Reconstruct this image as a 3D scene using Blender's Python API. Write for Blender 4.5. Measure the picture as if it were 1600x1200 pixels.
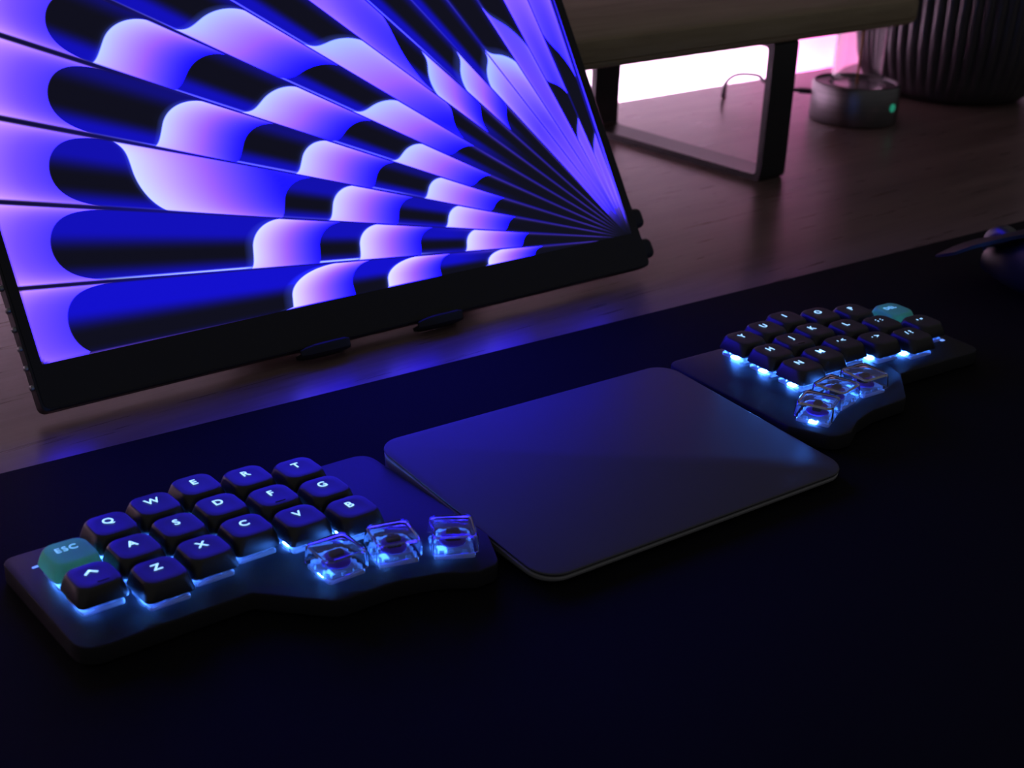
import bpy, math, random
import numpy as np
from mathutils import Matrix, Vector

random.seed(4)
sc = bpy.context.scene
col = sc.collection
for o in list(bpy.data.objects):
    bpy.data.objects.remove(o)

# ------------------------------------------------------------------ camera
RC = ((0.8029427554, -0.5950053319, 0.0353777687),      # right
      (-0.2128536837, -0.3416677273, -0.9153996250),    # down
      (0.5567550996, 0.7274832088, -0.4009887031))      # forward
CAM = Vector((-0.35223817, -0.38962732, 0.26768976))
cd = bpy.data.cameras.new('camera')
cd.sensor_fit = 'HORIZONTAL'; cd.sensor_width = 36.0
cd.lens = 2219.0 / 1600.0 * 36.0
cd.clip_start = 0.01; cd.clip_end = 20.0
cd.dof.use_dof = True; cd.dof.focus_distance = 0.60; cd.dof.aperture_fstop = 16.0
cam = bpy.data.objects.new('camera', cd); col.objects.link(cam)
r_, d_, f_ = (Vector(v) for v in RC)
cam.matrix_world = Matrix(((r_.x, -d_.x, -f_.x, CAM.x), (r_.y, -d_.y, -f_.y, CAM.y),
                           (r_.z, -d_.z, -f_.z, CAM.z), (0, 0, 0, 1)))
sc.camera = cam

# ------------------------------------------------------------------ world and exposure
wd = bpy.data.worlds.new('World'); sc.world = wd; wd.use_nodes = True
wb = wd.node_tree.nodes['Background']
wb.inputs['Color'].default_value = (0.98, 0.96, 1.0, 1); wb.inputs['Strength'].default_value = 0.08
sc.view_settings.view_transform = 'Standard'; sc.view_settings.look = 'None'
sc.view_settings.gamma = 1.0; sc.view_settings.use_curve_mapping = False
sc.view_settings.exposure = 0.0
sc.cycles.use_denoising = True
sc.cycles.sample_clamp_indirect = 4.0
sc.cycles.max_bounces = 8; sc.cycles.transparent_max_bounces = 12

SCREEN = 1.1           # screen emission
BLUE = 11.0             # the panel's blue primary is far brighter than the picture can show
STRIP = 470.0           # light strip diodes
KEYLED = 680.0         # key back lights

# ------------------------------------------------------------------ helpers
MM = 0.001
def lin(c):
    return tuple(((v / 255.0) / 12.92 if v / 255.0 <= 0.04045 else ((v / 255.0 + 0.055) / 1.055) ** 2.4) for v in c)

def mat(name, base=(0.5, 0.5, 0.5), rough=0.5, metal=0.0, spec=0.5, emit=None, strength=0.0, trans=0.0, ior=1.45, coat=0.0):
    m = bpy.data.materials.new(name); m.use_nodes = True
    b = m.node_tree.nodes['Principled BSDF']
    b.inputs['Base Color'].default_value = (*base, 1)
    b.inputs['Roughness'].default_value = rough
    b.inputs['Metallic'].default_value = metal
    b.inputs['Specular IOR Level'].default_value = spec
    b.inputs['Transmission Weight'].default_value = trans
    b.inputs['IOR'].default_value = ior
    b.inputs['Coat Weight'].default_value = coat
    if emit:
        b.inputs['Emission Color'].default_value = (*emit, 1); b.inputs['Emission Strength'].default_value = strength
    return m

def grain(m, scale=(900, 900, 900), amount=0.15, bump=0.0, dist=0.0002, detail=3.0):
    """noise over base colour and a little relief, in object space"""
    nt = m.node_tree; b = nt.nodes['Principled BSDF']
    tc = nt.nodes.new('ShaderNodeTexCoord'); mp = nt.nodes.new('ShaderNodeMapping'); mp.inputs['Scale'].default_value = scale
    nz = nt.nodes.new('ShaderNodeTexNoise'); nz.inputs['Scale'].default_value = 1.0; nz.inputs['Detail'].default_value = detail
    nt.links.new(tc.outputs['Object'], mp.inputs['Vector']); nt.links.new(mp.outputs[0], nz.inputs['Vector'])
    base = tuple(b.inputs['Base Color'].default_value)
    rp = nt.nodes.new('ShaderNodeValToRGB')
    rp.color_ramp.elements[0].position = 0.3; rp.color_ramp.elements[1].position = 0.7
    rp.color_ramp.elements[0].color = (*[v * (1 - amount) for v in base[:3]], 1)
    rp.color_ramp.elements[1].color = (*[v * (1 + amount) for v in base[:3]], 1)
    nt.links.new(nz.outputs['Fac'], rp.inputs['Fac']); nt.links.new(rp.outputs['Color'], b.inputs['Base Color'])
    if bump:
        bp = nt.nodes.new('ShaderNodeBump'); bp.inputs['Strength'].default_value = bump; bp.inputs['Distance'].default_value = dist
        nt.links.new(nz.outputs['Fac'], bp.inputs['Height']); nt.links.new(bp.outputs['Normal'], b.inputs['Normal'])
    return m

def wood(name, dark, mid, light, rough, scale, spec=0.75):
    m = mat(name, mid, rough, spec=spec); nt = m.node_tree; b = nt.nodes['Principled BSDF']
    tc = nt.nodes.new('ShaderNodeTexCoord')
    mp = nt.nodes.new('ShaderNodeMapping'); mp.inputs['Scale'].default_value = scale
    n1 = nt.nodes.new('ShaderNodeTexNoise'); n1.inputs['Scale'].default_value = 1.0; n1.inputs['Detail'].default_value = 8.0
    n1.inputs['Roughness'].default_value = 0.65; n1.inputs['Distortion'].default_value = 0.6
    mp2 = nt.nodes.new('ShaderNodeMapping'); mp2.inputs['Scale'].default_value = (scale[0] * 6, scale[1] * 9, scale[2] * 9)
    n2 = nt.nodes.new('ShaderNodeTexNoise'); n2.inputs['Scale'].default_value = 1.0; n2.inputs['Detail'].default_value = 3.0
    rp = nt.nodes.new('ShaderNodeValToRGB'); e = rp.color_ramp.elements
    e[0].position = 0.32; e[0].color = (*dark, 1); e[1].position = 0.68; e[1].color = (*light, 1)
    k = e.new(0.5); k.color = (*mid, 1)
    mx = nt.nodes.new('ShaderNodeMix'); mx.data_type = 'FLOAT'; mx.inputs['Factor'].default_value = 0.35
    for mpn, n in ((mp, n1), (mp2, n2)):
        nt.links.new(tc.outputs['Object'], mpn.inputs['Vector']); nt.links.new(mpn.outputs[0], n.inputs['Vector'])
    nt.links.new(n1.outputs['Fac'], mx.inputs[2]); nt.links.new(n2.outputs['Fac'], mx.inputs[3])
    nt.links.new(mx.outputs[0], rp.inputs['Fac']); nt.links.new(rp.outputs['Color'], b.inputs['Base Color'])
    rr = nt.nodes.new('ShaderNodeMapRange'); rr.inputs['To Min'].default_value = rough * 0.8; rr.inputs['To Max'].default_value = rough * 1.25
    nt.links.new(n2.outputs['Fac'], rr.inputs['Value']); nt.links.new(rr.outputs[0], b.inputs['Roughness'])
    bp = nt.nodes.new('ShaderNodeBump'); bp.inputs['Strength'].default_value = 0.04; bp.inputs['Distance'].default_value = 0.0003
    nt.links.new(n2.outputs['Fac'], bp.inputs['Height']); nt.links.new(bp.outputs['Normal'], b.inputs['Normal'])
    return m

def clear_plastic(name, tint, body, fac, rough=0.2):
    """see-through moulded plastic: straight-through transparency mixed with a tinted glossy body"""
    m = mat(name, body, rough); nt = m.node_tree; b = nt.nodes['Principled BSDF']; out = nt.nodes['Material Output']
    tr = nt.nodes.new('ShaderNodeBsdfTransparent'); tr.inputs['Color'].default_value = (*tint, 1)
    mx = nt.nodes.new('ShaderNodeMixShader'); mx.inputs['Fac'].default_value = fac
    nt.links.new(tr.outputs[0], mx.inputs[1]); nt.links.new(b.outputs[0], mx.inputs[2]); nt.links.new(mx.outputs[0], out.inputs['Surface'])
    return m

class MB:
    """collects vertices and faces (millimetres) for one mesh object"""
    def __init__(s): s.v = []; s.f = []
    def ring(s, pts):
        i = len(s.v); s.v += [tuple(p) for p in pts]; return list(range(i, i + len(pts)))
    def bridge(s, a, b, closed=True):
        n = len(a)
        for i in range(n if closed else n - 1):
            j = (i + 1) % n; s.f.append((a[i], a[j], b[j], b[i]))
    def cap(s, a, flip=False): s.f.append(tuple(reversed(a)) if flip else tuple(a))
    def loft(s, rings, bottom=True, top=True):
        ids = [s.ring(r) for r in rings]
        for a, b in zip(ids, ids[1:]): s.bridge(a, b)
        if bottom: s.cap(ids[0], True)
        if top: s.cap(ids[-1])
        return ids
    def box(s, x0, x1, y0, y1, z0, z1):
        s.loft([[(x0, y0, z), (x1, y0, z), (x1, y1, z), (x0, y1, z)] for z in (z0, z1)]); return s
    def tube(s, path, rad, n=10):
        rings = []
        P = [Vector(p) for p in path]
        for i, p in enumerate(P):
            t = (P[min(i + 1, len(P) - 1)] - P[max(i - 1, 0)]).normalized()
            u = t.cross(Vector((0, 0, 1)));
            if u.length < 1e-4: u = Vector((1, 0, 0))
            u.normalize(); w = t.cross(u)
            rings.append([tuple(p + rad * (math.cos(k * 2 * math.pi / n) * u + math.sin(k * 2 * math.pi / n) * w)) for k in range(n)])
        s.loft(rings); return s
    def lathe(s, prof, n=48, c=(0, 0)):
        s.loft([[(c[0] + r * math.cos(k * 2 * math.pi / n), c[1] + r * math.sin(k * 2 * math.pi / n), z) for k in range(n)] for r, z in prof]); return s
    def mesh(s, name, smooth=None):
        me = bpy.data.meshes.new(name)
        me.from_pydata([(x * MM, y * MM, z * MM) for x, y, z in s.v], [], s.f); me.update()
        import bmesh
        bm = bmesh.new(); bm.from_mesh(me); bmesh.ops.recalc_face_normals(bm, faces=bm.faces[:]); bm.to_mesh(me); bm.free()
        if smooth is not None:
            me.polygons.foreach_set('use_smooth', [True] * len(me.polygons))
            try: me.set_sharp_from_angle(angle=math.radians(smooth))
            except Exception: pass
        return me

def rrect(w, h, r, z, n=6, c=(0, 0), dx=0.0):
    """rounded rectangle ring, width w, height h (mm)"""
    r = min(r, w / 2 - 1e-3, h / 2 - 1e-3); out = []
    for cx, cy, a0 in ((w / 2 - r, h / 2 - r, 0), (-w / 2 + r, h / 2 - r, 90), (-w / 2 + r, -h / 2 + r, 180), (w / 2 - r, -h / 2 + r, 270)):
        for k in range(n + 1):
            a = math.radians(a0 + 90 * k / n); out.append((c[0] + cx + r * math.cos(a), c[1] + cy + r * math.sin(a), z))
    return out

def fillet(poly, n=6):
    """polygon [(x, y, radius)] with rounded corners -> points"""
    out = []
    for i, (x, y, r) in enumerate(poly):
        p = Vector((x, y)); a = Vector(poly[i - 1][:2]); b = Vector(poly[(i + 1) % len(poly)][:2])
        u = (a - p); v = (b - p); lu, lv = u.length, v.length; u.normalize(); v.normalize()
        if r <= 0: out.append((x, y)); continue
        ang = math.acos(max(-1, min(1, u.dot(v)))); t = min(r / math.tan(ang / 2), lu * 0.49, lv * 0.49)
        s = p + u * t; e = p + v * t
        for k in range(n + 1):
            q = k / n; out.append(tuple((1 - q) ** 2 * s + 2 * q * (1 - q) * p + q * q * e))
    return out

def link(name, me, m=None, parent=None, loc=(0, 0, 0), rot=(0, 0, 0)):
    o = bpy.data.objects.new(name, me); col.objects.link(o)
    o.location = [v * MM for v in loc]; o.rotation_euler = [math.radians(a) for a in rot]
    if me is not None and m is not None and not me.materials: me.materials.append(m)
    if parent: o.parent = parent
    return o
def thing(name, label, cat, loc=(0, 0, 0), rot=(0, 0, 0), group=None):
    o = link(name, None, None, None, loc, rot); o.empty_display_size = 0.02; tag(o, label, cat, group); return o
def tag(o, label, cat, group=None, kind=None):
    o['label'] = label; o['category'] = cat
    if group: o['group'] = group
    if kind: o['kind'] = kind
    return o

# ------------------------------------------------------------------ materials
M = {}
M['desk'] = wood('walnut', (0.120, 0.072, 0.064), (0.195, 0.128, 0.117), (0.255, 0.172, 0.157), 0.29, (3.2, 42, 42))
M['shelf'] = wood('oiled_wood', (0.24, 0.185, 0.11), (0.34, 0.27, 0.165), (0.42, 0.34, 0.22), 0.62, (3.5, 30, 30), 0.3)
M['mat'] = grain(mat('desk_mat_cloth', (0.0062, 0.0062, 0.0078), 0.82, spec=0.12), (1400, 1400, 1400), 0.25, 0.35, 0.0003)
M['wall'] = grain(mat('painted_wall', (0.80, 0.77, 0.78), 0.85), (30, 30, 30), 0.02, 0.1, 0.0005)
M['floor'] = grain(mat('dark_floor', (0.05, 0.045, 0.04), 0.6), (8, 8, 8), 0.2)
M['case'] = grain(mat('black_case', (0.020, 0.020, 0.023), 0.52, spec=0.25), (1500, 1500, 1500), 0.12, 0.12, 0.0001)
M['cap'] = grain(mat('black_keycap', (0.014, 0.013, 0.014), 0.42, spec=0.8), (2500, 2500, 2500), 0.12, 0.1, 0.00006)
M['cap_green'] = grain(mat('mint_keycap', (0.32, 0.78, 0.60), 0.5), (2500, 2500, 2500), 0.05, 0.08, 0.00006)
_nt = M['cap_green'].node_tree                       # thin mint plastic lets some of the key light through
_tl = _nt.nodes.new('ShaderNodeBsdfTranslucent'); _tl.inputs['Color'].default_value = (0.55, 1.0, 0.55, 1)
_mx = _nt.nodes.new('ShaderNodeMixShader'); _mx.inputs['Fac'].default_value = 0.45
_nt.links.new(_nt.nodes['Principled BSDF'].outputs[0], _mx.inputs[1]); _nt.links.new(_tl.outputs[0], _mx.inputs[2]); _nt.links.new(_mx.outputs[0], _nt.nodes['Material Output'].inputs['Surface'])
M['legend'] = mat('backlit_legend', (0.6, 0.7, 0.9), 0.5, emit=lin((150, 205, 255)), strength=1.7)
M['legend_dim'] = mat('backlit_legend_mint', (0.4, 0.6, 0.9), 0.5, emit=lin((120, 185, 255)), strength=1.2)
M['led'] = mat('key_led', (0.5, 0.6, 0.9), 0.4, emit=(0.055, 0.23, 1.0), strength=KEYLED)
M['housing'] = clear_plastic('clear_switch_plastic', (0.92, 0.96, 1.0), (0.80, 0.84, 0.90), 0.62, 0.22)
M['stem'] = mat('violet_stem', (0.24, 0.08, 0.80), 0.35)
M['spring'] = mat('dark_stem_top', (0.05, 0.035, 0.03), 0.3)
M['clear_cap'] = mat('clear_keycap', (0.86, 0.92, 0.97), 0.04, trans=1.0, ior=1.42)
M['slit'] = mat('indicator_slit', (0.5, 0.6, 0.9), 0.4, emit=lin((120, 165, 255)), strength=0.9)
M['pad_top'] = mat('trackpad_glass', (0.048, 0.048, 0.053), 0.54, spec=1.0)
M['pad_side'] = grain(mat('anodised_aluminium', (0.42, 0.42, 0.43), 0.5, metal=0.25), (3000, 3000, 3000), 0.06)
M['pad_gap'] = mat('black_seam', (0.006, 0.006, 0.007), 0.5)
M['bezel'] = grain(mat('monitor_plastic', (0.012, 0.012, 0.015), 0.34), (1800, 1800, 1800), 0.1)
M['glass_black'] = mat('screen_glass_border', (0.006, 0.006, 0.010), 0.22)
M['knob'] = mat('grey_metal_button', (0.30, 0.31, 0.30), 0.35, metal=0.8)
M['rubber'] = mat('black_rubber', (0.010, 0.010, 0.012), 0.55)
M['steel'] = grain(mat('black_powder_coat', (0.012, 0.012, 0.014), 0.38), (900, 900, 900), 0.15, 0.1, 0.0001)
M['pot'] = grain(mat('black_ceramic', (0.045, 0.042, 0.048), 0.30, spec=0.9), (60, 60, 60), 0.12)
M['soil'] = grain(mat('potting_soil', (0.03, 0.02, 0.014), 0.95), (400, 400, 400), 0.5, 0.8, 0.003)
M['brushed'] = grain(mat('brushed_metal', (0.22, 0.21, 0.22), 0.34, metal=1.0), (40, 40, 2500), 0.2)
M['glass'] = mat('tube_glass', (0.97, 0.95, 0.96), 0.0, trans=1.0, ior=1.47)
M['amber'] = mat('amber_rod', (0.55, 0.24, 0.08), 0.3)
M['led_green'] = mat('green_indicator', (0.05, 0.5, 0.35), 0.4, emit=lin((40, 150, 120)), strength=0.6)
M['cable'] = mat('black_cable', (0.03, 0.03, 0.032), 0.5)
M['mouse'] = grain(mat('mouse_shell', (0.012, 0.012, 0.014), 0.40), (2500, 2500, 2500), 0.1, 0.1, 0.0001)
M['wheel'] = mat('scroll_wheel', (0.10, 0.10, 0.11), 0.28, metal=0.7)

# ------------------------------------------------------------------ setting
ROT = 4.4                                   # the desk's rear edge and the shelf run 4.4 degrees off the mat
DESK_Z = -3.0
def frame(x, y):                            # desk frame -> world (mm)
    a = math.radians(ROT); return (x * math.cos(a) - y * math.sin(a), x * math.sin(a) + y * math.cos(a))
REAR = 512.5                                # rear edge of the desk in the desk frame

o = link('floor', MB().box(-2200, 2600, -2200, 900, -760, -740).mesh('floor'), M['floor'], None, (0, 0, 0), (0, 0, ROT)); o['kind'] = 'structure'
o = link('wall_back', MB().box(-2200, 2600, REAR + 58, REAR + 140, -740, 1900).mesh('wall_back'), M['wall'], None, (0, 0, 0), (0, 0, ROT)); o['kind'] = 'structure'

desk = thing('desk', 'dark walnut desk with a satin top under everything', 'desk', (0, 0, -740), (0, 0, ROT))
mb = MB()
b = 2.0
mb.loft([[(-1000 + i, -640 + i, z), (1320 - i, -640 + i, z), (1320 - i, REAR - i, z), (-1000 + i, REAR - i, z)] for i, z in ((b, 710 - DESK_Z - 6), (0, 712), (0, 735), (b, 737))])
link('desk_top', mb.mesh('desk_top'), M['desk'], desk)
leg_me = MB().box(-30, 30, -30, 30, 0, 704).mesh('leg')
for x, y in ((-930, -570), (1250, -570), (-930, 430), (1250, 430)):
    link('leg', leg_me, M['steel'], desk, (x, y, 0))

# light strip behind the desk's rear edge, shining on the wall
strip = thing('light_strip', 'pink and white light strip behind the rear edge of the desk', 'light strip', (0, 0, DESK_Z), (0, 0, ROT))
link('strip_base', MB().box(-950, 1300, REAR + 0.5, REAR + 3, -36, -24).mesh('strip_base'), M['rubber'], strip)
dio = {}
for nm, c in (('white', (0.95, 0.70, 0.98)), ('pink', (1.0, 0.48, 0.84)), ('magenta', (1.0, 0.12, 0.55))):
    me = MB().box(-5, 5, 0, 2.5, -3.5, 3.5).mesh('diode')
    me.materials.append(mat('diode_' + nm, (0.8, 0.8, 0.8), 0.4, emit=c, strength=STRIP)); dio[nm] = me
k = 0
x = -930.0
while x < 1290:
    nm = 'magenta' if 800 < x < 1000 else ('pink' if k % 3 == 1 else 'white')
    link('diode', dio[nm], None, strip, (x, REAR + 3, -30)); x += 45; k += 1

# desk mat
mb = MB()
mb.loft([rrect(1120 - 2 * i, 560 - 2 * i, 6, z, 4) for i, z in ((0.6, DESK_Z), (0, DESK_Z + 0.8), (0, -0.8), (0.7, 0.0))])
o = link('desk_mat', mb.mesh('desk_mat'), M['mat'], None, (180, 133.6 - 280, 0)); tag(o, 'large black cloth desk mat under the keyboard halves and trackpad', 'desk mat')

# ------------------------------------------------------------------ monitor
MON_O = (-176.394, 171.010, 4.0); TILT = 33.0; MYAW = 2.038
W_B, H_B = 361.6, 246.0
mon = thing('portable_monitor', 'thin black portable monitor leaning back, glowing with a blue and violet fan pattern', 'monitor', MON_O)
t = math.radians(TILT); ya = math.radians(MYAW)
e_ = Vector((math.cos(ya), math.sin(ya), 0)); u_ = Vector((-math.sin(ya) * math.sin(t), math.cos(ya) * math.sin(t), math.cos(t))); n_ = e_.cross(u_)
mon.matrix_world = Matrix(((e_.x, u_.x, n_.x, MON_O[0] * MM), (e_.y, u_.y, n_.y, MON_O[1] * MM), (e_.z, u_.z, n_.z, MON_O[2] * MM), (0, 0, 0, 1)))
# local: x along the width, y up the panel, z out of the glass
mb = MB(); cxy = (W_B / 2, H_B / 2)
mb.loft([rrect(W_B - 2 * i, H_B - 2 * i, 3.5, z, 5, cxy) for i, z in ((1.5, -9.0), (0, -7.5), (0, -1.0), (0.6, -0.4), (0.9, -0.4))])
link('back_shell', mb.mesh('back_shell', 40), M['bezel'], mon)
mb = MB(); mb.loft([rrect(W_B - 2.2, H_B - 2.2, 3, z, 5, cxy) for z in (-0.6, 0.0)])
link('glass_border', mb.mesh('glass_border'), M['glass_black'], mon)

# screen: the picture is a fan of fourteen blades spreading from the lower right corner
SX0, SX1, SY0, SY1 = 5.4, 354.5, 20.5, 238.6
CX, CY, STEP = 352.6, 18.0, 6.43
# per blade: list of (kind, radius, k): 'U' dark pill begins, 'B' bright begins, 'D' dark begins (going inward); first letter = what lies outermost
E0, E1, E2, E3, E4, E5 = (1, 26, 4, 0), (1, 14, 2, 1.5), (1, 12, 3, 2), (1, 11, 4, 2.5), (1, 9.5, 9, 5), (1, 8, 13, 6)
R2, R5, RW = (-1, 9, 6, 5), (-1, 10, 12, 7), (-1, 14, 34, 4)
BL = [
 ('b', [('U', 331, 9), ('B', 220.5, E0), ('D', 186, (1, 16, 0, 0)), ('B', 165.5, E0), ('D', 133, (1, 16, 0, 0)), ('B', 102, E0), ('D', 70, E0)]),
 ('b', [('U', 332, 10), ('B', 235.5, E1), ('D', 199.5, E1), ('B', 177, E1), ('D', 141, E1), ('B', 112.5, E3), ('D', 75.5, E4)]),
 ('b', [('U', 330, 10), ('B', 292, R2), ('D', 215.5, E1), ('B', 189.5, E2), ('D', 151.5, E2), ('B', 122, E3), ('D', 84, E4)]),
 ('b', [('U', 332, 10), ('B', 278, E1), ('D', 237, E2), ('B', 206, E2), ('D', 164, E3), ('B', 133.5, E3), ('D', 92, E4)]),
 ('b', [('U', 338.5, 10), ('B', 311, E1), ('D', 269, E3), ('B', 230, E4), ('D', 183.5, E4), ('B', 150, E4), ('D', 103.5, E5)]),
 ('b', [('U', 345, 10), ('B', 269.5, E4), ('D', 212.5, E5), ('B', 172.5, E5), ('D', 118.5, E5)]),
 ('b', [('U', 330, 10), ('D', 290, E5), ('B', 205.5, E5), ('D', 127, R5)]),
 ('b', [('D', 172, RW), ('B', 151.5, R5), ('D', 113.5, R5)]),
 ('d', [('B', 137.5, R5), ('D', 101.5, R5)]),
 ('d', [('B', 127, R5)]),
 ('d', [('B', 128, E5)]),
 ('d', [('B', 142, (1, 14, 26, 8))]),
 ('b', [('D', 98, (1, 10, 14, 4)), ('B', 71, (-1, 10, 24, 6))]),
 ('b', [('D', 116, (1, 12, 34, 8)), ('B', 60, (-1, 10, 30, 6))]),
]
def blade_edges(i, V):
    """radius of every light/dark edge of blade i at the place V (0..1) across it"""
    out = []; vv = np.clip(V, 0.012, 0.988)
    for kd, r0, k in BL[i][1]:
        if kd == 'U': eg = r0 - k * -np.log(4 * vv * (1 - vv))
        else:                                          # rounded on one side, a short flare on the other
            sgn, A_, S_, F_ = k; z_ = vv if sgn > 0 else 1 - vv
            qq = np.clip((z_ - 0.40) / 0.60, 0, 1); s_ = min(max(r0 * math.radians(STEP) / 20.0, 0.2), 1.6)
            eg = r0 - s_ * (A_ * (1 - np.sqrt(1 - qq * qq * 0.998)) + S_ * (z_ - 0.4) - F_ * np.exp(-z_ / 0.07))
        if out: eg = np.minimum(eg, out[-1] - 1.2)
        out.append(eg)
    return out
def screen_colors(X, Y):
    dx = CX - X; dy = Y - CY
    r = np.hypot(dx, dy); th = np.degrees(np.arctan2(dy, dx)); s = (th + 0.3) / STEP
    idx = np.clip(np.floor(s).astype(int), 0, 13); v = np.clip(s - idx, 0.0, 1.0)
    vv = np.clip(v, 0.012, 0.988); lg = np.log(vv / (1 - vv)); uu = -np.log(4 * vv * (1 - vv))
    out = np.zeros(X.shape + (3,))
    wmm = r * math.radians(STEP)                       # blade width here, mm
    edge = np.minimum(v, 1 - v) * wmm                  # mm from the blade's border
    def sstep(a, b, x):
        q = np.clip((x - a) / (b - a), 0, 1); return q * q * (3 - 2 * q)
    C = lambda *c: np.array(lin(c))
    for i, (first, tr) in enumerate(BL):
        m = idx == i
        if not m.any(): continue
        R, V, L, U, Ed, Wm = r[m], v[m], lg[m], uu[m], edge[m], wmm[m]
        hi = i / 13.0
        h2 = min(1, i / 6.0); P0 = np.array([222, 228, 255]) * (1 - h2) + np.array([166, 194, 252]) * h2      # leading edge of a bright patch
        stops = [(0.0, P0), (0.18, np.array([208, 180, 250]) * (1 - h2) + np.array([164, 152, 250]) * h2), (0.50, np.array([152, 92, 246])),
                 (0.80, np.array([68, 50, 240])), (1.0, np.array([22, 14, 236]))]
        if i >= 11: stops = [(0.0, np.array([92, 72, 246])), (0.3, np.array([98, 66, 246])), (0.7, np.array([54, 42, 244])), (1.0, np.array([34, 24, 240]))]
        elif i >= 9: stops = [(0.0, P0), (0.13, np.array([146, 116, 250])), (0.38, np.array([70, 50, 244])), (1.0, np.array([48, 36, 242]))]
        rs = [t[1] for t in tr]
        # boundaries as signed distance (positive = already inside, towards the centre)
        D = [eg - R for eg in blade_edges(i, V)]
        # outermost region
        if first == 'b':
            d0 = -D[0]
            span = 42.0 if tr[0][0] == 'U' else 60.0
            q = np.clip(d0 / span, 0, 1)
            st0 = [(0, np.array([74, 52, 240])), (0.35, np.array([112, 74, 246])), (0.75, np.array([172, 120, 250])), (1.0, np.array([214, 160, 252]))]
            if i >= 5: st0 = [(0, np.array([52, 40, 240])), (0.5, np.array([84, 58, 244])), (1.0, np.array([130, 90, 250]))]
            cc = np.stack([np.interp(q, [a for a, _ in st0], [c[j] for _, c in st0]) for j in range(3)], -1)
            rim = np.exp(-Ed / 3.0)[:, None] * (0.75 if i < 6 else 0.3)
            cc = cc * (1 - rim) + np.array([215, 160, 255]) * rim
            bright = np.ones(len(R))
        else:
            cc = np.zeros((len(R), 3)); bright = np.zeros(len(R))
        bcol = cc.copy(); halo = np.zeros(len(R))
        for n, (kd, r0, k) in enumerate(tr):
            d = D[n]; a = sstep(-0.45, 0.45, d)
            if kd == 'B':
                end = rs[n + 1] if n + 1 < len(tr) else 5.0
                ln = max(r0 - end, 8.0)
                if i >= 9: ln = max(ln, 90)
                q = np.clip(d / ln, 0, 1)
                c1 = np.stack([np.interp(q, [t_[0] for t_ in stops], [t_[1][j] for t_ in stops]) for j in range(3)], -1)
                if i >= 9:                              # the blades by the right edge stay violet almost to the hub
                    w2 = np.exp(-((R - 52) / 26.0) ** 2)[:, None] * 0.75
                    c1 = c1 * (1 - w2) + np.array([116, 78, 248]) * w2
                rim = (np.exp(-Ed / (0.055 * Wm + 0.4)) * np.clip(1 - q * 0.8, 0.15, 1))[:, None] * 0.55
                c1 = c1 * (1 - rim) + np.array([214, 170, 255]) * rim
                sw = (d > -0.46)[:, None]
                bcol = np.where(sw, c1, bcol); bright = np.where(d > -0.46, np.maximum(a, bright * (1 - a)), bright)
                halo = np.maximum(halo, np.exp(-np.abs(d) / 0.9) * (d < 0.2))
            else:
                bright = bright * (1 - a)
        # dark parts: black with blue light along the upper or lower border
        up = [0.48, 0.46, 0.42, 0.24, 0.14, 0.12, 0.08, 0.10, 0.10, 0.08, 0.08, 0.05, 0.05, 0.05][i]
        lo = [0.10, 0.16, 0.18, 0.25, 0.29, 0.32, 0.34, 0.36, 0.36, 0.32, 0.10, 0.08, 0.08, 0.08][i]
        gu = sstep(1 - up - 0.16, 1 - up + 0.14, V); gl = 1 - sstep(lo - 0.14, lo + 0.12, V)
        au = [0.95, 0.85, 0.78, 0.5, 0.45, 0.55, 0.5, 0.5, 0.5, 0.5, 0.4, 0.4, 0.4, 0.4][i]
        g = np.clip(np.maximum(gu * au, gl * 0.85), 0, 1)
        g = g * sstep(70, 125, R)                       # near the hub the dark wedges are plain black
        fall = np.where(R > 60, 1.0, 1.0)
        dcol = np.array([5, 5, 22]) * (1 - g[:, None]) + np.array([10, 6, 205]) * g[:, None]
        # pale line of light along the blade's upper side where it is dark near the hub
        if i <= 9:
            ln_ = np.exp(-((1 - V) * Wm / (0.10 * Wm + 0.25)) ** 2)[:, None] * (1 - sstep(95, 135, R))[:, None] * 0.8
            dcol = dcol * (1 - ln_) + np.array([88, 62, 236]) * ln_
        rl = np.exp(-((V * Wm - 0.9) / 0.45) ** 2)[:, None] * sstep(120, 170, R)[:, None] * (0.75 if i in (1, 3, 4, 5, 6, 7, 8) else 0.0 if i == 0 else 0.3)
        rl = rl * (1.3 if i == 1 else 1.0); dcol = dcol * (1 - rl) + np.array([200, 225, 255] if i == 1 else [150, 150, 255]) * rl
        hh = halo[:, None] * 0.7; dcol = dcol * (1 - hh) + np.array([70, 92, 236]) * hh
        bb = bright[:, None]
        c = dcol * (1 - bb) + bcol * bb
        # thin dark seam between blades, wider far out
        sw_ = 0.35 + 0.55 * sstep(220, 350, R) * (1.6 if i in (2, 3, 4, 5) else 1.0)
        sm = (1 - sstep(sw_ * 0.5, sw_ * 1.6, Ed))[:, None] * sstep(25, 70, R)[:, None]
        c = c * (1 - sm) + np.array([16, 10, 130]) * sm * (1 - 0.6 * sstep(250, 350, R)[:, None])
        c = c * sstep(4, 26, R)[:, None] + np.array([6, 6, 24]) * (1 - sstep(4, 26, R)[:, None])
        out[m] = c
    out = np.clip(out, 0, 255) / 255.0
    out = np.where(out <= 0.04045, out / 12.92, ((out + 0.055) / 1.055) ** 2.4)
    out *= (1 - sstep(-0.3, 0.3, np.hypot(np.maximum(SX0 + 4 - X, 0), np.maximum(SY0 + 4 - Y, 0)) - 4.0))[..., None]    # rounded lower left corner
    out[..., 2] *= 1 + (BLUE - 1) * sstep(0.62, 0.86, out[..., 2])
    return out

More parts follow.
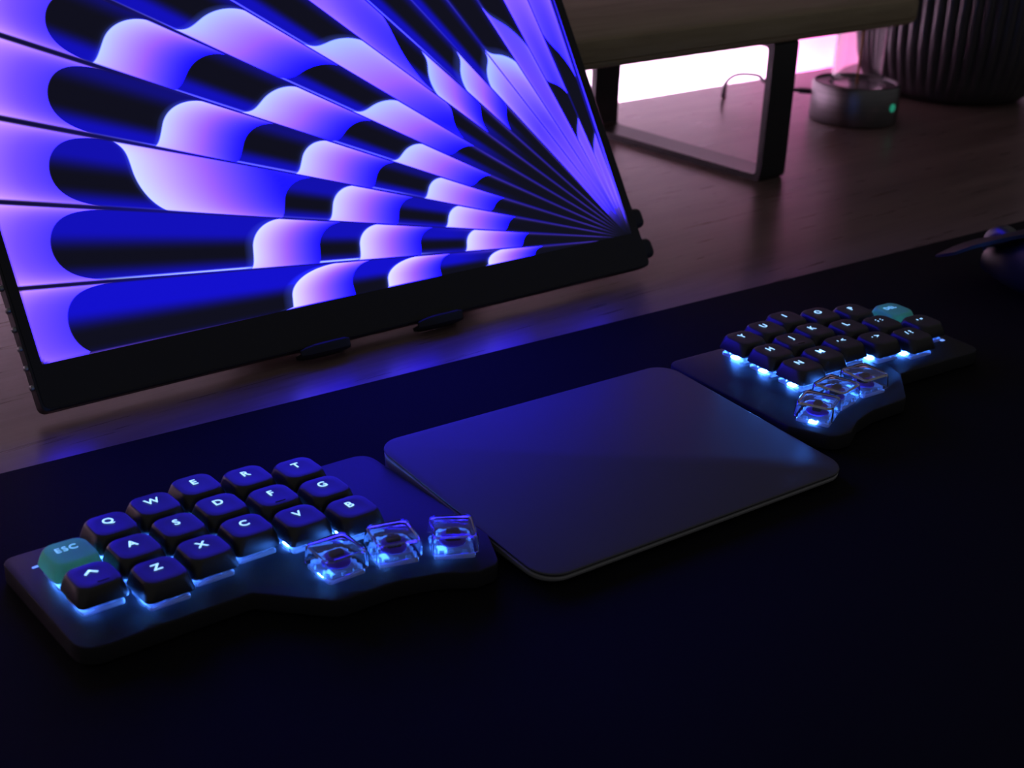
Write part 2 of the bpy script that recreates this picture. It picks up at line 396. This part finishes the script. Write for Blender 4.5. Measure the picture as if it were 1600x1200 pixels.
# the screen mesh follows the blades: rays from the fan's hub, samples along each ray from edge to edge of the panel
VL = [0, .008, .016, .026, .038, .052, .07, .09, .115, .145, .18, .22, .26, .30, .34, .38, .42, .46]
VL = VL + [.5] + [1 - v for v in reversed(VL)]
th_lo = math.degrees(math.atan2(SY0 - CY, CX - SX0)); th_tl = math.degrees(math.atan2(SY1 - CY, CX - SX0)); th_hi = 90 + math.degrees(math.atan2(SX1 - CX, SY0 - CY))
th_tr = 90 + math.degrees(math.atan2(SX1 - CX, SY1 - CY))
co, fa, cl = [], [], []
for i in range(14):
    lo_, hi_ = i * STEP - 0.3, (i + 1) * STEP - 0.3
    if i == 13: hi_ = th_hi
    vs = [lo_ + (min(hi_, 14 * STEP - 0.3) - lo_) * v for v in VL] + ([hi_] if i == 13 else [])
    for ex in (th_lo, th_tl, th_tr): vs.append(ex)
    if i == 13: vs += [95, 100, 110]
    vs = sorted(x for x in set(vs) if max(lo_, th_lo) - 1e-9 <= x <= hi_ + 1e-9)
    T = np.radians(np.array(vs)); ct, st_ = np.cos(T), np.sin(T)
    rmin = (SY0 - CY) / st_
    side = np.where(ct > 1e-6, (CX - SX0) / np.maximum(ct, 1e-6), np.where(ct < -1e-6, (SX1 - CX) / np.maximum(-ct, 1e-6), 1e9))
    rmax = np.maximum(np.minimum(side, (SY1 - CY) / st_), rmin)
    vq = np.clip((np.degrees(T) + 0.3) / STEP - i, 0, 1)
    marks = [rmax]                                     # from the rim inward, samples lie along the picture's own edges
    for eg in blade_edges(i, vq): marks += [eg + 0.45, eg - 0.45]
    marks.append(rmin)
    marks = [np.minimum(np.maximum(m_, rmin), rmax) for m_ in marks]
    cols_ = []
    for a_, b_2 in zip(marks, marks[1:]):
        for q in np.linspace(0, 1, 22, endpoint=False): cols_.append(a_ + (b_2 - a_) * q)
    cols_.append(marks[-1])
    Rr = np.stack(cols_, 1); NR_ = Rr.shape[1]
    Xp = CX - Rr * ct[:, None]; Yp = CY + Rr * st_[:, None]
    inner = np.clip(T, math.radians(lo_ + 1e-4), math.radians(hi_ - 1e-4))
    c_ = screen_colors(CX - Rr * np.cos(inner)[:, None], CY + Rr * np.sin(inner)[:, None])
    base = sum(len(a_) for a_ in co); n_t = len(vs)
    co.append(np.stack([Xp.ravel() * MM, Yp.ravel() * MM, np.full(Xp.size, 0.15 * MM)], -1)); cl.append(c_.reshape(-1, 3))
    I = base + np.arange(n_t * NR_).reshape(n_t, NR_)
    fa.append(np.stack([I[:-1, :-1], I[:-1, 1:], I[1:, 1:], I[1:, :-1]], -1).reshape(-1, 4))
co = np.concatenate(co); fa = np.concatenate(fa); cl = np.concatenate(cl)
sme = bpy.data.meshes.new('screen')
sme.vertices.add(len(co)); sme.vertices.foreach_set('co', co.ravel())
sme.loops.add(fa.size); sme.loops.foreach_set('vertex_index', fa.ravel())
sme.polygons.add(len(fa)); sme.polygons.foreach_set('loop_start', np.arange(len(fa)) * 4)
sme.update(calc_edges=True)
ca = sme.color_attributes.new('picture', 'FLOAT_COLOR', 'POINT')
rgba = np.ones((len(co), 4)); rgba[:, :3] = cl
ca.data.foreach_set('color', rgba.ravel())
sm = bpy.data.materials.new('screen_picture'); sm.use_nodes = True; nt = sm.node_tree; b_ = nt.nodes['Principled BSDF']
at = nt.nodes.new('ShaderNodeAttribute'); at.attribute_name = 'picture'
b_.inputs['Base Color'].default_value = (0.004, 0.004, 0.006, 1); b_.inputs['Roughness'].default_value = 0.3
b_.inputs['Emission Strength'].default_value = SCREEN; nt.links.new(at.outputs['Color'], b_.inputs['Emission Color'])
o = link('screen', sme, sm, mon); o['label'] = 'lit screen showing blue and violet fan blades'

mb = MB(); mb.loft([rrect(2.4, 3.2, 0.9, z, 4) for z in (0, 1.2)] + [rrect(1.6, 2.2, 0.7, 1.7, 4)])
kn = mb.mesh('side_button', 50)
for y in (12, 21, 29.8, 38.6, 47.4, 57.6, 92):
    link('side_button', kn, M['knob'], mon, (0.2, y, -3.4), (0, -90, 0))
for y, xx in ((10.8, 361.2), (29.3, 361.2)):
    mb = MB(); mb.loft([rrect(11.6, 7.0, 2.4, 0, 5), rrect(11.6, 7.0, 3.0, 5.2, 5), rrect(10.4, 6.0, 3.0, 6.8, 5), rrect(7.4, 3.6, 1.6, 7.5, 5)])
    link('side_knob', mb.mesh('side_knob', 50), M['rubber'], mon, (xx, y, -4.5), (0, 90, 0))
# turn the knob's long side up the panel
for o in mon.children:
    if o.name.startswith('side_knob'): o.rotation_euler = (math.radians(90), 0, math.radians(90))
    if o.name.startswith('side_button'): o.rotation_euler = (math.radians(90), 0, math.radians(-90))

# stand that carries the monitor: base plate, upright plate behind the panel, two hooks under its lower edge
std = thing('monitor_stand', 'low black folding stand with two hooks under the portable monitor', 'stand', (MON_O[0], MON_O[1], DESK_Z), (0, 0, MYAW))
mb = MB(); mb.loft([rrect(150 - 2 * i, 140 - 2 * i, 10, z, 5, (172, 96)) for i, z in ((0, 0.0), (0, 3.2), (0.8, 4.0))]); link('base_plate', mb.mesh('base_plate'), M['steel'], std)
mb = MB()
def onback(x, y, z):
    """monitor-local point -> stand-local"""
    return (x, y * math.sin(t) - z * math.cos(t), 7.0 + y * math.cos(t) + z * math.sin(t))
mb.loft([[onback(x, y, z) for x, y in ((112, 3), (232, 3), (232, 150), (112, 150))] for z in (-13.0, -9.6)]); link('back_plate', mb.mesh('back_plate'), M['steel'], std)
mb = MB()
p1 = onback(172, 95, -13); 
mb.loft([[(150, p1[1] + a, p1[2]), (194, p1[1] + a, p1[2]), (194, 150 + a, 4), (150, 150 + a, 4)] for a in (0, 4)]); link('strut', mb.mesh('strut'), M['steel'], std)
for x0 in (126.0, 195.0):
    prof = [(-4, -4.6), (3.0, -4.6), (4.6, -3.4), (5.2, 0.6), (4.4, 1.4), (3.3, 0.7), (3.0, -1.6), (-4, -1.6)]   # (out of glass, up)
    mb = MB(); rings = []
    for xx, sc_ in ((0, .55), (3.5, .85), (9, 1.0), (24, 1.0), (27, .8)):
        rings.append([onback(x0 + xx, -0.6 + (yy + 1.6) * sc_ - 1.6, zz * (sc_ if zz > 0 else 1)) for zz, yy in prof])
    mb.loft(rings); link('hook', mb.mesh('hook', 35), M['rubber'], std)

# ------------------------------------------------------------------ trackpad
pad = thing('trackpad', 'flat dark grey trackpad lying between the two keyboard halves', 'trackpad', (0, 0, 0))
TW, TD = 160.0, 115.0
def padz(y, off): return 4.9 + (y + TD / 2) / TD * 6.0 + off
def slab(i, r, off): return [(x, y, padz(y, off)) for x, y, _ in rrect(TW - 2 * i, TD - 2 * i, r, 0, 9)]
mb = MB(); mb.loft([slab(0.5, 10.5, -1.1), slab(0.15, 10.9, -0.9), slab(0.0, 11, -0.45), slab(0.15, 10.9, -0.12), slab(0.6, 10.5, 0.0)]); link('glass_top', mb.mesh('glass_top', 50), M['pad_top'], pad)
mb = MB(); mb.loft([slab(1.0, 10, -1.7), slab(1.0, 10, -1.0)]); link('seam', mb.mesh('seam'), M['pad_gap'], pad)
mb = MB()
low = [(x, y, 0.9) for x, y, _ in rrect(TW - 4, TD - 4, 9.5, 0, 9)]
mb.loft([low, [(x, y, min(1.6, padz(y, -3.2))) for x, y, _ in rrect(TW - 1.4, TD - 1.4, 10.5, 0, 9)], slab(0.25, 11, -2.6), slab(0.2, 11, -1.9), slab(0.6, 10.6, -1.6)])
link('body', mb.mesh('body', 50), M['pad_side'], pad)
foot = MB(); foot.lathe([(4.5, 0.0), (5, 0.3), (5, 1.2)], 20); fm = foot.mesh('foot')
for x, y in ((-66, -45), (66, -45), (-66, 45), (66, 45)): link('foot', fm, M['rubber'], pad, (x, y, 0))

# ------------------------------------------------------------------ keyboard parts
PZ = 7.5                                              # height of the switch plate above the mat
def keycap_mesh():
    mb = MB()
    outer = [(17.9, 17.9, 2.2, 0.0, 0), (17.9, 17.9, 2.4, 0.5, 0), (17.0, 17.0, 3.2, 3.0, 0.1), (15.9, 15.9, 4.0, 5.3, 0.2), (15.5, 15.5, 4.3, 5.8, 0.2),
             (15.0, 15.0, 4.4, 6.1, 0.2), (14.2, 14.2, 4.3, 6.22, 0.2), (9.5, 9.5, 3.4, 6.08, 0.2), (3.5, 3.5, 1.5, 6.0, 0.2)]
    rings = [[(x, y + dy, z) for x, y, z in rrect(w, h, r, z, 6)] for w, h, r, z, dy in reversed(outer)]
    rings += [rrect(15.9, 15.9, 1.8, 0.0, 6), rrect(15.2, 15.2, 2.2, 1.6, 6), rrect(13.2, 13.2, 3.2, 4.3, 6)]
    mb.loft(rings); return mb.mesh('keycap', 38)
def housing_mesh():
    mb = MB()
    mb.loft([rrect(14.3, 14.3, 1.0, z, 3) for z in (-1.5, 0.0)] + [rrect(14.9, 14.9, 1.1, 0.0, 3), rrect(14.9, 14.9, 1.1, 1.1, 3), rrect(14.3, 14.3, 1.0, 1.5, 3), rrect(13.0, 13.0, 0.8, 1.5, 3),
             rrect(12.6, 12.6, 0.8, 2.6, 3), rrect(11.6, 11.6, 0.8, 3.4, 3), rrect(11.0, 11.0, 0.7, 3.6, 3)])
    for sx in (-1, 1):                                 # clips and ribs of the upper shell
        for a, b2 in ((-5.6, -3.9), (-1.9, -0.4), (2.6, 4.2)):
            y0 = 6.0 * sx; mb.box(a, b2, min(y0, y0 + sx * 0.8), max(y0, y0 + sx * 0.8), 1.4, 3.0)
            mb.box(min(y0, y0 + sx * 0.8), max(y0, y0 + sx * 0.8), a, b2, 1.4, 3.0)
    return mb.mesh('switch_housing')
cap_me = keycap_mesh(); cap_green_me = keycap_mesh(); cap_green_me.name = 'keycap_mint'
hous_me = housing_mesh()
led_me = MB().box(-2.2, 2.2, -1.7, 1.7, 0.1, 0.8).mesh('led')
stem_me = MB().box(-5.0, 5.0, -2.2, 2.2, 3.0, 4.6).box(-2.9, -1.7, -1.4, 1.4, 4.6, 7.0).box(1.7, 2.9, -1.4, 1.4, 4.6, 7.0).mesh('stem')
def clear_cap_mesh():
    mb = MB()
    rings = [rrect(9.0, 9.0, 2, 6.62, 6), rrect(14.2, 14.2, 2.2, 6.75, 6), rrect(15.4, 15.4, 2.4, 6.8, 6), rrect(16.2, 16.2, 2.6, 6.5, 6), rrect(16.8, 16.8, 2.7, 5.7, 6), rrect(17.4, 17.4, 2.2, 0.4, 6), rrect(17.2, 17.2, 2.1, 0.0, 6),
             rrect(16.0, 16.0, 1.6, 0.0, 6), rrect(15.7, 15.7, 1.8, 4.8, 6), rrect(15.0, 15.0, 1.8, 5.6, 6), rrect(13.6, 13.6, 1.4, 5.9, 6)]
    mb.loft(rings); return mb.mesh('clear_keycap', 38)
clear_me = clear_cap_mesh()
clear_stem = MB(); clear_stem.lathe([(4.8, 3.2), (4.8, 3.9), (4.2, 4.4), (3.2, 4.6)], 24); clear_stem_me = clear_stem.mesh('stem', 40)
mount = MB(); mount.loft([rrect(5.6, 3.8, 1.1, z, 4) for z in (3.2, 6.0)] + [rrect(4.6, 2.8, 0.9, 6.8, 4)]); mount_me = mount.mesh('stem_mount', 40)

def text_mesh(s, size, bold=0.016, sx=1.0, sp=1.0):
    cu = bpy.data.curves.new('legend_text', 'FONT'); cu.body = s; cu.size = size * MM; cu.align_x = 'CENTER'; cu.align_y = 'CENTER'
    cu.offset = bold * size * MM; cu.resolution_u = 4; cu.space_character = sp; cu.extrude = 0.02 * MM
    ob = bpy.data.objects.new('legend_text', cu); col.objects.link(ob)
    me = bpy.data.meshes.new_from_object(ob); bpy.data.objects.remove(ob); bpy.data.curves.remove(cu)
    # centre on its own box
    v = np.empty(len(me.vertices) * 3); me.vertices.foreach_get('co', v); v = v.reshape(-1, 3)
    c = (v.max(0) + v.min(0)) / 2; v[:, :2] -= c[:2]; v[:, 0] *= sx; me.vertices.foreach_set('co', v.ravel()); me.update()
    me.name = 'legend'
    return me
def caret_mesh():
    mb = MB()
    pts = [(-2.1, -1.0), (0, 0.95), (2.1, -1.0)]; wd_ = 0.42
    for (x0, y0), (x1, y1) in zip(pts, pts[1:]):
        d = Vector((x1 - x0, y1 - y0)).normalized(); nn = Vector((-d.y, d.x)) * wd_
        e0 = Vector((x0, y0)) - d * 0.2; e1 = Vector((x1, y1)) + d * 0.2
        mb.loft([[(*(e0 + nn), z), (*(e1 + nn), z), (*(e1 - nn), z), (*(e0 - nn), z)] for z in (0, 0.02)])
    return mb.mesh('legend')

COLS = {'o': (-57.15, -19.1), 'q': (-38.1, -9.6), 'w': (-19.05, -4.8), 'e': (0, 0), 'r': (19.05, -4.8), 't': (38.1, -9.6)}
THUMB = ((18.2, -67.9, 0), (39.9, -70.9, -15), (60.1, -79.2, -29))
OUTLINE = [(-73.5, 5, 6), (-30, 5, 3), (-28.5, 8.5, 3), (-11, 8.5, 3), (-9.8, 13, 3), (9.8, 13, 3), (11, 8.5, 3), (28.5, 8.5, 3), (30.5, 3.6, 3), (77, 3, 8), (77, -78.5, 4),
           (67.6, -97.4, 7), (57.5, -97.6, 5), (46, -90.5, 18), (31, -86.4, 10), (8, -85.6, 8), (-12.8, -64.2, 2.5), (-73.5, -64.6, 9)]

def keyboard(name, label, loc, rot, mir, keys, slit):
    kb = thing(name, label, 'keyboard', loc, (0, 0, rot), 'halves of the split keyboard')
    pts = fillet([(mir * x, y, r) for x, y, r in OUTLINE])
    if mir < 0: pts = pts[::-1]
    def off(d):                                       # inset the outline a little
        n = len(pts); out = []
        for i in range(n):
            a = Vector(pts[i - 1]); b2 = Vector(pts[(i + 1) % n]); tn = (b2 - a)
            if tn.length < 1e-6: out.append(pts[i]); continue
            tn.normalize(); nn = Vector((tn.y, -tn.x)); out.append((pts[i][0] + nn.x * d, pts[i][1] + nn.y * d))
        return out
    mb = MB(); mb.loft([[(x, y, z) for x, y in off(d)] for d, z in ((0.8, 0.3), (0.0, 1.1), (0.0, PZ - 0.7), (0.25, PZ - 0.2), (0.8, PZ))])
    link('case', mb.mesh('case', 35), M['case'], kb)
    pad_me = MB().lathe([(4, 0), (4, 0.8)], 16).mesh('foot')
    for x, y in ((-64, -5), (-64, -56), (66, -6), (60, -86)): link('foot', pad_me, M['rubber'], kb, (mir * x, y, 0))
    for nm, x, y, leg in keys:
        x *= mir
        sw = link('switch', hous_me, M['housing'], kb, (x, y, PZ))
        link('led', led_me, M['led'], sw, (-4.4, 0, 0)); link('stem', stem_me, M['stem'], sw)
        green = nm in ('ESC', 'DEL')
        kc = link('keycap', cap_green_me if green else cap_me, M['cap_green'] if green else M['cap'], kb, (x, y, PZ + 3.5))
        if green: kc['label'] = 'mint green keycap'
        for me, lx, ly in leg:
            link('legend', me, M['legend_dim'] if green else M['legend'], kc, (lx, ly, 6.2))
        if nm in ('F', 'J', '^'):                      # homing ridge near the front of the cap
            link('homing_ridge', bar_me, M['cap'], kc, (1.6 if nm == '^' else 0, -4.6, 6.12))
    for x, y, a in THUMB:
        sw = link('switch', hous_me, M['housing'], kb, (mir * x, y, PZ), (0, 0, mir * a))
        link('led', led_me, M['led'], sw, (-4.4, 0, 0))
        st = link('stem', clear_stem_me, M['stem'], sw); link('stem_mount', mount_me, M['spring'], sw)
        kc = link('keycap', clear_me, M['clear_cap'], kb, (mir * x, y, PZ + 2.6), (0, 0, mir * a)); kc['label'] = 'clear see-through keycap'
    sl = MB(); sl.loft([rrect(slit[2], slit[3], 0.45, z, 3) for z in (0, 0.12)]); link('indicator', sl.mesh('indicator'), M['slit'], kb, (slit[0], slit[1], PZ), (0, 0, slit[4]))
    return kb
bar_me = MB(); bar_me.loft([rrect(4.2, 0.7, 0.3, z, 3) for z in (-0.1, 0.12)] + [rrect(3.9, 0.4, 0.2, 0.22, 3)]); bar_me = bar_me.mesh('homing_ridge')

LS = 5.2
L1 = {c: text_mesh(c, LS) for c in 'QWERTASDFGZXCVBYUIOPHJKLNM'}
for c in '-=;:\'",.<>/?': L1[c] = text_mesh(c, 4.6)
esc = text_mesh('ESC', 4.4, 0.0, 1.0, 1.16); dele = text_mesh('DEL', 4.2, 0.0, 1.0, 1.1)
OFF = 2.3
left = []
for c, ks in zip('qwert', ('QAZ', 'WSX', 'EDC', 'RFV', 'TGB')):
    for n, kk in enumerate(ks): left.append((kk, COLS[c][0], COLS[c][1] - 19.05 * n, [(L1[kk], 0, OFF)]))
left.append(('ESC', COLS['o'][0], COLS['o'][1], [(esc, -0.3, OFF)])); left.append(('^', COLS['o'][0], COLS['o'][1] - 19.05, [(caret_mesh(), 0, OFF)]))
right = []
two = {',': ((',', -1.9), ('<', 1.5)), '.': (('.', -1.9), ('>', 1.5)), '/': (('/', -1.5), ('?', 1.5)), ';': ((';', -1.5), (':', 1.5))}
for c, ks in zip('qwert', ('P;/', 'OL.', 'IK,', 'UJM', 'YHN')):
    for n, kk in enumerate(ks):
        lg = [(L1[a], dx, OFF) for a, dx in two[kk]] if kk in two else [(L1[kk], 0, OFF)]
        right.append((kk, COLS[c][0], COLS[c][1] - 19.05 * n, lg))
right.append(('DEL', COLS['o'][0], COLS['o'][1], [(dele, -0.3, OFF)]))
right.append(("'", COLS['o'][0], COLS['o'][1] - 19.05, [(L1["'"], -1.4, OFF), (L1['"'], 1.5, OFF)]))

keyboard('split_keyboard', 'black keyboard half with backlit letters and a mint ESC key, left of the trackpad', (-160.0, 52.3, 0), 2.1, 1, left, (-64.3, -6.6, 4.2, 1.1, 6))
keyboard('split_keyboard', 'black keyboard half with backlit letters Y to P, right of the trackpad', (163.4, 58.6, 0), -1.6, -1, right, (65.2, -45.6, 2.6, 2.0, 0))

# ------------------------------------------------------------------ monitor shelf behind
SZ = 98.0
shelf = thing('desk_shelf', 'pale oiled wood desk shelf on black flat steel loop legs behind the monitor', 'shelf', (0, 0, DESK_Z), (0, 0, ROT))
def to_frame(x, y):
    a = math.radians(-ROT); return (x * math.cos(a) - y * math.sin(a), x * math.sin(a) + y * math.cos(a))
# board in desk frame: front edge y = 258, right end x = 602
Y0, Y1, X0, X1 = 256.0, 470.0, 70.0, 598.0
mb = MB(); mid = ((X0 + X1) / 2, (Y0 + Y1) / 2)
zb = SZ - DESK_Z
mb.loft([rrect(X1 - X0 - 2 * i, Y1 - Y0 - 2 * i, 48 - i, zb + z, 10, mid) for i, z in ((3.0, 0.0), (0.9, 0.9), (0.0, 3.0), (0.0, 4.2))]); link('lower_ply', mb.mesh('lower_ply', 30), M['shelf'], shelf)
mb = MB(); mb.loft([rrect(X1 - X0 - 2 * i, Y1 - Y0 - 2 * i, 48 - i, zb + z, 10, mid) for i, z in ((1.2, 4.2), (0.2, 5.0), (0.0, 8.0), (0.0, 14.0), (1.2, 17.2), (4.0, 18.8))]); link('board', mb.mesh('board', 30), M['shelf'], shelf)
LW, LT = 27.0, 5.0
fx, fy = to_frame(402.9, 297.0)
def loop_leg(x):
    outer = rrect(178, zb, 5, 0, 5); inner = rrect(178 - 2 * LT, zb - 2 * LT, 3, 0, 5)
    mb = MB(); cy_ = fy + 89; cz = zb / 2
    A = [mb.ring([(x + s * LW / 2, cy_ + p[0], cz + p[1]) for p in ring]) for s in (-1, 1) for ring in (outer, inner)]
    mb.bridge(A[0], A[2]); mb.bridge(A[1], A[3]); mb.bridge(A[0], A[1]); mb.bridge(A[2], A[3])
    return mb.mesh('leg', 40)
for x in (fx, fx - 290):
    link('leg', loop_leg(x), M['steel'], shelf)

# ------------------------------------------------------------------ glass tube on a metal base
bx, by = 610.0, 402.0
lamp = thing('glass_tube_lamp', 'clear glass tube standing on a round brushed metal base with a green light', 'lamp', (bx, by, DESK_Z))
mb = MB(); mb.lathe([(35.5, 0.0), (36.6, 0.8), (37.0, 2.0), (37.0, 31.0), (36.2, 32.6), (34.8, 33.0), (33.6, 32.4), (33.2, 31.0), (24, 30.6), (23.5, 29.0), (6, 29.0)], 72); link('base', mb.mesh('base', 35), M['brushed'], lamp)
mb = MB(); ids = mb.loft([[(r * math.cos(k * 2 * math.pi / 64), r * math.sin(k * 2 * math.pi / 64), z) for k in range(64)] for r, z in
    ((21.5, 29.1), (21.5, 118), (20.8, 118.6), (19.9, 118), (19.9, 30.4), (12, 30.2))], True, True); link('glass_tube', mb.mesh('glass_tube', 40), M['glass'], lamp)
link('rod', MB().lathe([(1.1, 30.4), (1.1, 112), (0.6, 112.6)], 14).mesh('rod', 40), M['amber'], lamp)
ga = math.radians(-82)
mb = MB(); mb.lathe([(3.4, 0), (3.4, 0.8), (2.6, 1.3)], 24); link('indicator', mb.mesh('indicator', 40), M['led_green'], lamp, (36.9 * math.cos(ga), 36.9 * math.sin(ga), 16.5), (90, 0, math.degrees(ga) + 90))
cab = thing('power_cable', 'thin dark cable running from the round metal base towards the wall', 'cable', (bx, by, DESK_Z))
mb = MB(); mb.loft([[(x, y, z) for x in (0,) for y, z in ((-3, -2), (3, -2), (3, 2), (-3, 2))] for _ in (0,)] * 1 + [[(14, y, z) for y, z in ((-3, -2), (3, -2), (3, 2), (-3, 2))]]); link('plug', mb.mesh('plug'), M['cable'], cab, (-13 - 14 + 4, 34 + 13 - 4, 19), (0, 0, -45))
P = [(-22, 43, 19), (-30, 55, 19), (-28, 78, 20), (-22, 92, 22), (-24, 102, 22), (-34, 106, 22), (-43, 107.5, 19), (-47, 108.5, 13), (-47.5, 109.5, 6), (-46, 111, 2.4), (-39, 116, 1.7), (-19, 136, 1.7), (3, 158, 1.7)]
sp = []
for i in range(len(P) - 1):
    p0, p1, p2, p3 = (Vector(P[max(0, min(len(P) - 1, j))]) for j in (i - 1, i, i + 1, i + 2))
    for k in range(5):
        q = k / 5; sp.append(0.5 * ((2 * p1) + (p2 - p0) * q + (2 * p0 - 5 * p1 + 4 * p2 - p3) * q * q + (3 * p1 - p0 - 3 * p2 + p3) * q ** 3))
link('cord', MB().tube(sp, 1.6, 8).mesh('cord', 60), M['cable'], cab)

# ------------------------------------------------------------------ ribbed planter
pot = thing('planter', 'large black planter with vertical ribs beside the shelf', 'planter', (788, 440, DESK_Z))
prof = [(58, 0), (67, 1.5), (75, 7), (83, 18), (89, 32), (93, 50), (95.5, 75), (97, 110), (98, 150), (98.5, 185), (96.5, 189), (93, 187), (92, 180), (91, 168)]
NR = 56; SUB = 8
mb = MB(); rings = []
for r, z in prof:
    amp = 0.0 if (z < 8 or r < 92.5 and z > 180 or z in (168, 180, 187)) else min(1.0, (z - 6) / 22.0) * 3.2
    if z >= 185: amp *= 0.4
    rings.append([((r - amp * (1 - abs(math.cos(math.pi * k / SUB)) ** 0.8)) * math.cos(2 * math.pi * k / (NR * SUB)), (r - amp * (1 - abs(math.cos(math.pi * k / SUB)) ** 0.8)) * math.sin(2 * math.pi * k / (NR * SUB)), z) for k in range(NR * SUB)])
mb.loft(rings); link('pot', mb.mesh('pot', 50), M['pot'], pot)
link('soil', MB().lathe([(90.5, 166), (90.5, 169.5), (60, 172), (20, 173)], 48).mesh('soil', 60), M['soil'], pot)

# ------------------------------------------------------------------ mouse
mouse = thing('computer_mouse', 'black computer mouse on the mat near the right edge', 'mouse', (352, 30, 0), (0, 0, 0))
def msec(y, hw, z0, z1, fl, dx=0.0, n=20):
    """cross section: half width hw, bottom z0, crown z1, fl = how far the upper rim flares over the waist"""
    pts = []
    for k in range(n):
        a = 2 * math.pi * k / n
        c, s = math.cos(a), math.sin(a)
        x = hw * math.copysign(abs(c) ** 0.62, c); z = (z0 + z1) / 2 + (z1 - z0) / 2 * math.copysign(abs(s) ** 0.8, s)
        tt = (z - z0) / (z1 - z0); x *= 1.0 - fl * math.sin(math.pi * min(1, tt * 1.15)) * (1 if x < 0 else 0.6)
        pts.append((x + dx, y, z))
    return pts
mb = MB()
mb.loft([msec(-62, 6, 6, 13, 0, 5), msec(-58, 20, 3, 24, 0.02, 4), msec(-46, 29, 1, 37, 0.03, 3), msec(-25, 32, 0.6, 45, 0.06, 2), msec(-2, 30, 0.6, 43.5, 0.10, 2), msec(12, 28.5, 0.6, 38.5, 0.10, 3), msec(24, 26, 1.0, 31, 0.06, 6), msec(36, 22, 1.5, 24, 0.03, 9), msec(46, 17, 3, 19, 0, 10), msec(49, 12, 6, 15, 0, 10)])
link('body', mb.mesh('body', 50), M['mouse'], mouse)
for s in (-1, 1):
    mb = MB(); rings = []
    for y, xi, xo, zt, th_ in ((4, 1.0, 21, 44.0, 2.0), (18, 2.4, 29, 38.2, 2.2), (34, 5.6, 34.5, 30.0, 2.2), (45, 5.8, 38.5, 24.6, 2.0), (54, 5.8, 40, 20.9, 1.8), (57, 6.0, 39.4, 19.4, 1.0)):
        tops = [((6 if q < 0.01 else 6 * (1 - q)) + s * (xi + (xo - xi) * q), y - 3.0 * q * q * (1 if y > 40 else 0), zt - 2.2 * q * q) for q in (0, .25, .5, .75, .92, 1.0)]
        rings.append(tops + [(x, yy, z - th_) for x, yy, z in reversed(tops)])
    mb.loft(rings); link('button', mb.mesh('button', 40), M['mouse'], mouse)
mb = MB(); mb.lathe([(7.0, -4.4), (10.2, -4.1), (11.4, -3.0), (11.4, 3.0), (10.2, 4.1), (7.0, 4.4)], 40); link('scroll_wheel', mb.mesh('scroll_wheel', 40), M['wheel'], mouse, (6, 42, 19.0), (0, 90, 0))
